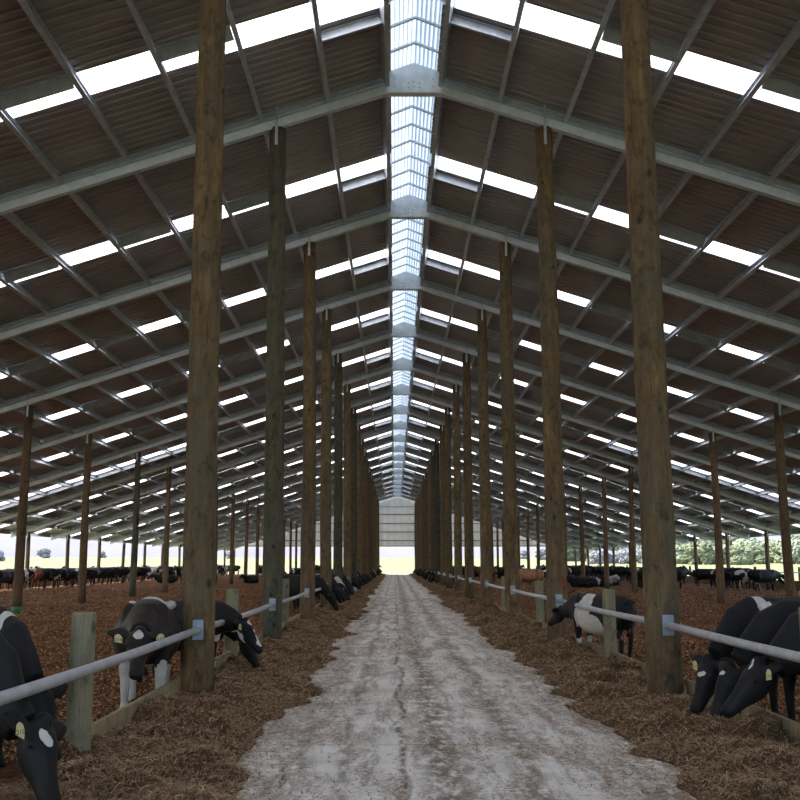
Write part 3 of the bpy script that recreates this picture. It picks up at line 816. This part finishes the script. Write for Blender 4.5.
def near_cow(pose, poll_xy, heading, mat, label, tags=(), scale=1.0, legs=None, tagtxt=None):
    me, ears, hd = cow_mesh('cow_body', pose['neck'], pose['hp'], pose['hax'], 0.0145, legs)
    me.materials.clear(); me.materials.append(mat); me.materials.append(M['eye'])
    a = math.atan2(heading[1], heading[0])
    poll_xy = (poll_xy[0] + .0045 * poll_xy[1] + .01, poll_xy[1])
    if not isinstance(scale, tuple): scale = (scale,) * 3
    hx = pose['hp'][0] * scale[0]
    root = empty('cow', (poll_xy[0] - math.cos(a) * hx, poll_xy[1] - math.sin(a) * hx, 0.0), a)
    root.scale = scale
    link('body', me, root)
    tag(root, label, 'cow')
    for i in tags:
        rt, ed, en, eb = ears[i]
        hpv, ax, up, sdv = hd
        dn = Vector((0, 0, -1)); fw = (up + ax * 0.0).normalized()
        fwd = (Vector((0, 0, 1)).cross(ed)).normalized()
        if fwd.dot(up) < 0: fwd = -fwd
        c = rt + fwd * .042 + dn * .055
        mb = MB()
        rot = Matrix((ed, fwd, Vector((0, 0, 1)))).transposed()
        mb.prism([(-.036, -.04), (.036, -.04), (.036, .022), (.014, .05), (-.014, .05), (-.036, .022)], c - fwd * .003, c + fwd * .003, ed, Vector((0, 0, 1)))
        tg = mb.build('ear_tag', M['tag'], root)
        tg['label'] = 'yellow ear tag'
        # dark digits as strokes, illegible in the photograph, 2 1 0 like
        fc = bpy.data.curves.new('txt', 'FONT'); fc.body = '210'; fc.size = .046; fc.align_x = 'CENTER'; fc.align_y = 'CENTER'
        fo = bpy.data.objects.new('txt', fc); COL.objects.link(fo)
        tm = bpy.data.meshes.new_from_object(fo.evaluated_get(bpy.context.evaluated_depsgraph_get()))
        bpy.data.objects.remove(fo); bpy.data.curves.remove(fc)
        xr = Vector((0, 0, 1)).cross(fwd).normalized()
        Rm = Matrix((xr, Vector((0, 0, 1)), fwd)).transposed().to_4x4()
        Rm.translation = c + fwd * .0038 + Vector((0, 0, -.008))
        tm.transform(Rm); tm.materials.clear(); tm.materials.append(M['ink'])
        link('tag_number', tm, tg)
    return root

# heads: forehead star position helper in local coordinates
def star(pose, u=.10, r=(.05, .04, .05), off=.13, y=0.0):
    hp = Vector(pose['hp']); ax = Vector(pose['hax']).normalized(); up = ax.cross(Vector((0, 1, 0))).normalized()
    if up.z < 0: up = -up
    c = hp + ax * u + up * off; return ((c.x, c.y + y, c.z), r)

near_cow(DIP, (-2.40, 6.90), (.96, -.28), m_hide('hide_star', [star(DIP, .11, (.075, .036, .055), y=-.04)]),
         'black cow with a white forehead star eating hay at the bottom left corner', tags=(0,))
near_cow(GRAZE, (-2.90, 8.25), (.80, -.60), m_hide('hide_stripe', [((.72, -.1, 1.10), (.05, .4, .40)), ((.10, .0, 1.36), (.22, .12, .08))]),
         'black cow with a white shoulder stripe behind the star-faced cow at left', legs=(.1, -.05, 0, .1))
near_cow(MILD, (-2.83, 11.15), (.17, -.985), m_hide('hide_patched', [((-.62, .05, 1.34), (.50, .30, .20)), ((-.98, 0, .8), (.12, .05, .5)), star(MILD, .06, (.05, .05, .06)), ((.2, -.28, 1.2), (.07, .2, .05)),
         ((.5, .18, .28), (.12, .09, .38)), ((.5, -.18, .28), (.12, .09, .38)), ((-.7, -.2, .3), (.25, .12, .42)), ((-.7, .2, .2), (.25, .12, .3)), ((-.2, 0, 1.33), (.18, .1, .07)), ((.1, 0, .5), (.5, .2, .08))], (0.014, 0.0095, 0.008)),
         'black and white cow facing the camera behind the left feed rail', tags=(0, 1), scale=(1.0, 1.18, .96), legs=(.06, -.06, .12, -.1))
near_cow(MILD, (-2.22, 14.45), (.95, -.31), m_hide('hide_blaze', [star(MILD, .20, (.04, .035, .04)), star(MILD, .30, (.05, .03, .05), .10), star(MILD, .04, (.06, .04, .05), .12), star(MILD, .40, (.07, .045, .06), .08), ((1.08, 0, .78), (.16, .2, .10)), star(MILD, .2, (.1, .09, .03), -.12), ((.9, 0, .74), (.3, .2, .07)), ((.5, .0, .3), (.12, .3, .2))]),
         'black cow with a white nose blaze reaching past the large left pole', tags=(0,), scale=.88, legs=(.0, .1, 0, -.1))
near_cow(GRAZE, (-2.34, 15.45), (.95, -.31), m_hide('hide_plain_dark', []),
         'all-black cow eating hay just beyond the white-blazed cow at left', scale=.85)
near_cow(REACH, (3.02, 19.0), (-.47, .88), m_hide('hide_pied', [((.12, .0, .95), (.30, .5, .42)), ((-.15, .25, .65), (.3, .3, .3)), ((.38, .25, .9), (.05, .2, .22)), ((-.62, .25, .7), (.10, .2, .30)), ((.45, 0, .3), (.12, .3, .2))]),
         'black and white cow between two right-hand poles reaching left over the board', tags=(0,), scale=.87, legs=(.05, -.05, .05, -.1))
near_cow(LOW, (3.25, 9.22), (-.985, -.10), m_hide('hide_front', [star(LOW, .05, (.07, .018, .06), .125, .015)]),
         'black cow in profile eating hay in front of the right-hand pair', tags=(0, 1))
near_cow(GRAZE, (3.24, 9.98), (-.96, -.22), m_hide('hide_middle', [star(GRAZE, .06, (.03, .05, .03))]),
         'black cow in the middle of the three eating at the bottom right')
near_cow(GRAZE, (3.26, 10.75), (-.88, -.47), m_hide('hide_collar', [((.50, .05, 1.25), (.07, .35, .30)), star(GRAZE, .16, (.03, .06, .03))]),
         'black cow with a white shoulder patch, farthest of three at bottom right', tags=(0,))

# distance cows: shared low resolution meshes
FAR = {}
for key, pose, kw in (('graze', GRAZE, {}), ('low', LOW, dict(legs=(.1, -.08, .1, -.1))), ('stand', STAND, dict(legs=(.08, -.04, -.08, .1))), ('reach', REACH, dict(legs=(-.08, .1, .08, -.08))), ('lying', STAND, dict(lying=True))):
    me, _, _ = cow_mesh('cow_' + key, pose['neck'], pose['hp'], pose['hax'], 0.036, **kw)
    me.materials.clear(); me.materials.append(m_hide('hide_' + key))
    FAR[key] = me
HID = {'black': m_hide('hide_all_black'), 'pied': m_hide('hide_random_pied', rnd_thresh=0.50), 'spot': m_hide('hide_small_spots', rnd_thresh=0.60),
       'brown': m_hide('hide_red_brown', black=(0.11, 0.034, 0.014), white=WHITE), 'tan': m_hide('hide_tan', black=(0.24, 0.13, 0.07))}
WORD = {'black': 'all-black', 'pied': 'black and white pied', 'spot': 'mostly black', 'brown': 'red-brown', 'tan': 'tan'}
def far_cow(key, x, y, ang, hide, label, group, sc=1.0):
    o = link('cow', FAR[key], None, (x, y, -0.02 if key != 'lying' else 0.0))
    o.rotation_euler = (0, 0, ang); o.scale = (sc, sc, sc)
    o.material_slots[0].link = 'OBJECT'; o.material_slots[0].material = HID[hide]
    tag(o, label, 'cow', group)
    return o
def pick(w): 
    r = R.random(); s = 0
    for k, p in w: 
        s += p
        if r < s: return k
    return w[-1][0]
DARK = [('black', .78), ('spot', .15), ('pied', .05), ('brown', .02)]
# left feed line beyond the near cows
y = 33.6; c = 0
while y < YB - 3:
    n = (y / S) - 1.6
    if abs(n - round(n)) * S > 0.42:
        c += 1
        k = pick([('graze', .6), ('low', .4)])
        h = pick(DARK)
        reach = R.uniform(-3.5, -3.3) if y > 29.5 else -4.1
        far_cow(k, reach + (.25 if y < 46 else 0), y, R.uniform(-.18, .18) - (.5 if y < 46 else .1), h, '%s cow feeding at the left rail, %s beyond the third tall pole' % (WORD[h], nth(c)), 'cows feeding along the left rail', R.uniform(.92, 1.02))
    y += R.uniform(1.0, 1.5) if y > 30 else R.uniform(1.5, 2.2)
y = 76; c = 0
while y < YB - 3:
    n = (y / S) - 1.6
    if abs(n - round(n)) * S > 0.42:
        c += 1
        k = pick([('graze', .6), ('low', .4)]); h = pick(DARK)
        far_cow(k, R.uniform(4.1, 4.3), y, math.pi + R.uniform(-.18, .18), h, '%s cow feeding at the far right rail, %s from the near end' % (WORD[h], nth(c)), 'cows feeding along the far right rail', R.uniform(.92, 1.02))
    y += R.uniform(1.2, 3.2)
# the cow that lifts its head over the far end of the hay
far_cow('stand', -3.45, YB - 2.0, -.1, 'tan', 'tan cow lifting its head over the hay at the far left end', None, 1.0)
# left outer feed line
y = 52; c = 0; brown_done = False
while y < YB - 2:
    c += 1
    h = pick([('black', .62), ('spot', .2), ('pied', .16), ('brown', .02)])
    if y >= 67.0 and not brown_done: h = 'brown'; brown_done = True
    elif 84 < y < 112 and R.random() < .45: h = 'pied'
    k = pick([('low', .35), ('reach', .4), ('stand', .25)])
    far_cow(k, -24.3 + R.uniform(-.15, .5), y, math.pi + R.uniform(-.28, .28), h, '%s cow at the left outer feed fence, %s from the near end' % (WORD[h], nth(c)), 'cows along the left outer feed fence', R.uniform(.92, 1.05))
    y += R.uniform(1.05, 1.75)
# right outer line
y = 64; c = 0
while y < YB - 2:
    c += 1
    h = pick([('black', .68), ('spot', .18), ('pied', .12), ('brown', .02)])
    k = pick([('low', .35), ('reach', .4), ('stand', .25)])
    if not 76.5 < y < 81.5:
        far_cow(k, 23.7 - R.uniform(-.1, 1.0), y, R.uniform(-.4, .4), h, '%s cow at the right outer feed fence, %s from the near end' % (WORD[h], nth(c)), 'cows along the right outer feed fence', R.uniform(.92, 1.05))
    y += R.uniform(1.05, 1.8)
# the herd standing about in the middle of both sides
def scatter(side, spots, nm):
    c = 0
    for (x, y, k, h) in spots:
        c += 1
        far_cow(k, x, y, R.uniform(0, 6.28), h, '%s cow %s in the %s bedded area, %s from the camera' % (WORD[h], 'lying down' if k == 'lying' else 'standing loose', nm, nth(c)), 'loose cows in the %s bedded area' % nm, R.uniform(.92, 1.04))
def spots(side, n, ymin, ymax, xa, xb):
    out = []; tries = 0
    while len(out) < n and tries < 4000:
        tries += 1
        y = R.uniform(ymin, ymax); x = side * R.uniform(xa, xb)
        fx = (y / S) - 1.6
        if abs(fx - round(fx)) * S < 1.6 and min(abs(abs(x) - 13.8), abs(abs(x) - 24.8)) < 1.6: continue
        if any((x - a) ** 2 + (y - b) ** 2 < 2.5 ** 2 for a, b, _, _ in out): continue
        out.append((x, y, pick([('stand', .4), ('reach', .2), ('low', .15), ('lying', .25)]), pick([('black', .6), ('spot', .18), ('pied', .18), ('brown', .04)])))
    out.sort(key=lambda q: q[1])
    return out
scatter(-1, spots(-1, 26, 84, 146, 6.5, 20.5), 'left')
sp = spots(1, 34, 74, 146, 6.8, 20.5)
sp = [q for q in sp]
sp.append((9.0, 68.0, 'reach', 'tan')); sp.append((17.6, 70.5, 'stand', 'spot')); sp.append((18.6, 68.2, 'low', 'black')); sp.append((13.2, 71.5, 'lying', 'black')); sp.append((15.0, 74.0, 'lying', 'pied'))
sp.sort(key=lambda q: q[1]); scatter(1, sp, 'right')

# ------------------------------------------------------------------ trees and the post outside
def crown_mesh(seed, mat, n=16):
    rr = random.Random(seed)
    bm = bmesh.new()
    for i in range(n):
        a = rr.uniform(0, 6.28); q = rr.random() ** .6
        c = Vector((math.cos(a) * q * 2.3, math.sin(a) * q * 2.3, 3.0 + rr.uniform(-2.6, 2.3) * (1.15 - q * .5)))
        r = bmesh.ops.create_icosphere(bm, subdivisions=3, radius=rr.uniform(.9, 1.5), matrix=Matrix.Translation(c))
        for v in r['verts']:
            d = (v.co - c)
            v.co = c + d * (1 + 0.28 * math.sin(v.co.x * 5.1 + i) * math.sin(v.co.y * 4.7 + 1) * math.sin(v.co.z * 5.9) + rr.uniform(-.2, .2))
    me = bpy.data.meshes.new('crown'); bm.to_mesh(me); bm.free(); me.materials.append(mat)
    return me
CR = [crown_mesh(i, M[m]) for i, m in enumerate(('hazed_leaf_green', 'hazed_leaf_pale', 'hazed_leaf_green', 'hazed_leaf_twig', 'hazed_leaf_pale'))]
TRUNK = MB().tube([(0, 0, -.4), (.05, 0, 1.2), (0, .05, 2.6)], [.28, .2, .14], 8).mesh('trunk', M['bark'])
def tree(px, D, hgt, wide, k, label, group):
    x = (px - 394) / 1000 * D * 1.01
    z = float(field_h(np.array([x]), np.array([D]))[0]) - hgt * 0.10
    t = empty('tree', (x, D, z), R.uniform(0, 6)); s = hgt / 6.6
    t.scale = (s * wide, s * wide, s)
    link('crown', CR[k], t); link('trunk', TRUNK, t)
    tag(t, label, 'tree', group)
c = 0
px = 590
while px < 840:
    c += 1
    k = 3 if px < 640 or (px < 668) else R.choice([0, 1, 2, 4])
    tree(px, R.uniform(300, 350), R.uniform(6.5, 8.5) if k != 3 else R.uniform(5.0, 6.6), R.uniform(.95, 1.3), k, '%s tree behind the right-hand field, %s from the left' % ('bare haze-grey' if k == 3 else ('dark green' if k in (0, 2) else 'pale green'), nth(c)), 'trees across the right-hand field')
    px += R.uniform(7, 12)
c = 0
for px in range(560, 860, 11):
    c += 1
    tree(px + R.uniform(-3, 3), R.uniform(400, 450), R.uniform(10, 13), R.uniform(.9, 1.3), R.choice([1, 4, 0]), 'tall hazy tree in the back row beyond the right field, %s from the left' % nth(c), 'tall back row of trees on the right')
c = 0
for px, D, h in ((-8, 420, 6), (6, 400, 5.5), (51, 560, 7), (108, 600, 5), (232, 590, 5), (538, 500, 7), (520, 540, 6)):
    c += 1
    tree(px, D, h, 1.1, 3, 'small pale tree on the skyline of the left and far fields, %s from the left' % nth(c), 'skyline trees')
x = (33 - 394) / 1000 * 130
o = MB().tube([(0, 0, -.2), (0, 0, 3.4)], [.09, .07], 8).build('utility_pole', M['bark'], None, (x, 130, 0)); tag(o, 'thin dark pole standing in the field beyond the left edge', 'pole')

# ------------------------------------------------------------------ light, camera
w = bpy.data.worlds.new('World'); SC.world = w; w.use_nodes = True
wt = w.node_tree; bg = wt.nodes['Background']
sky = wt.nodes.new('ShaderNodeTexSky'); sky.sky_type = 'NISHITA'; sky.sun_disc = False
sky.sun_elevation = math.radians(60); sky.sun_rotation = math.radians(-70); sky.air_density = 1.0; sky.dust_density = 2.5
wt.links.new(sky.outputs[0], bg.inputs['Color']); bg.inputs['Strength'].default_value = 0.34
sd = bpy.data.lights.new('Sun', 'SUN'); sd.energy = 5.5; sd.angle = math.radians(0.6); sd.color = (1, .96, .90)
so = bpy.data.objects.new('Sun', sd); COL.objects.link(so)
az, el = math.radians(-62), math.radians(60)     # from the left and a little ahead
dv = Vector((math.sin(az) * math.cos(el), math.cos(az) * math.cos(el), math.sin(el)))
so.rotation_euler = dv.to_track_quat('Z', 'Y').to_euler()

cam = bpy.data.cameras.new('Camera'); cam.sensor_width = 36; cam.lens = 36 * 1000 / 800; cam.clip_end = 3000
co = bpy.data.objects.new('Camera', cam); COL.objects.link(co)
co.location = (0, 0, 1.7); th = math.atan(0.163)
co.rotation_euler = (math.pi / 2 + th, 0, 0)
cam.shift_x = 0.0069
SC.camera = co
SC.view_settings.view_transform = 'Standard'; SC.view_settings.look = 'None'
SC.view_settings.exposure = 1.12; SC.view_settings.gamma = 1.0
SC.view_settings.use_curve_mapping = False
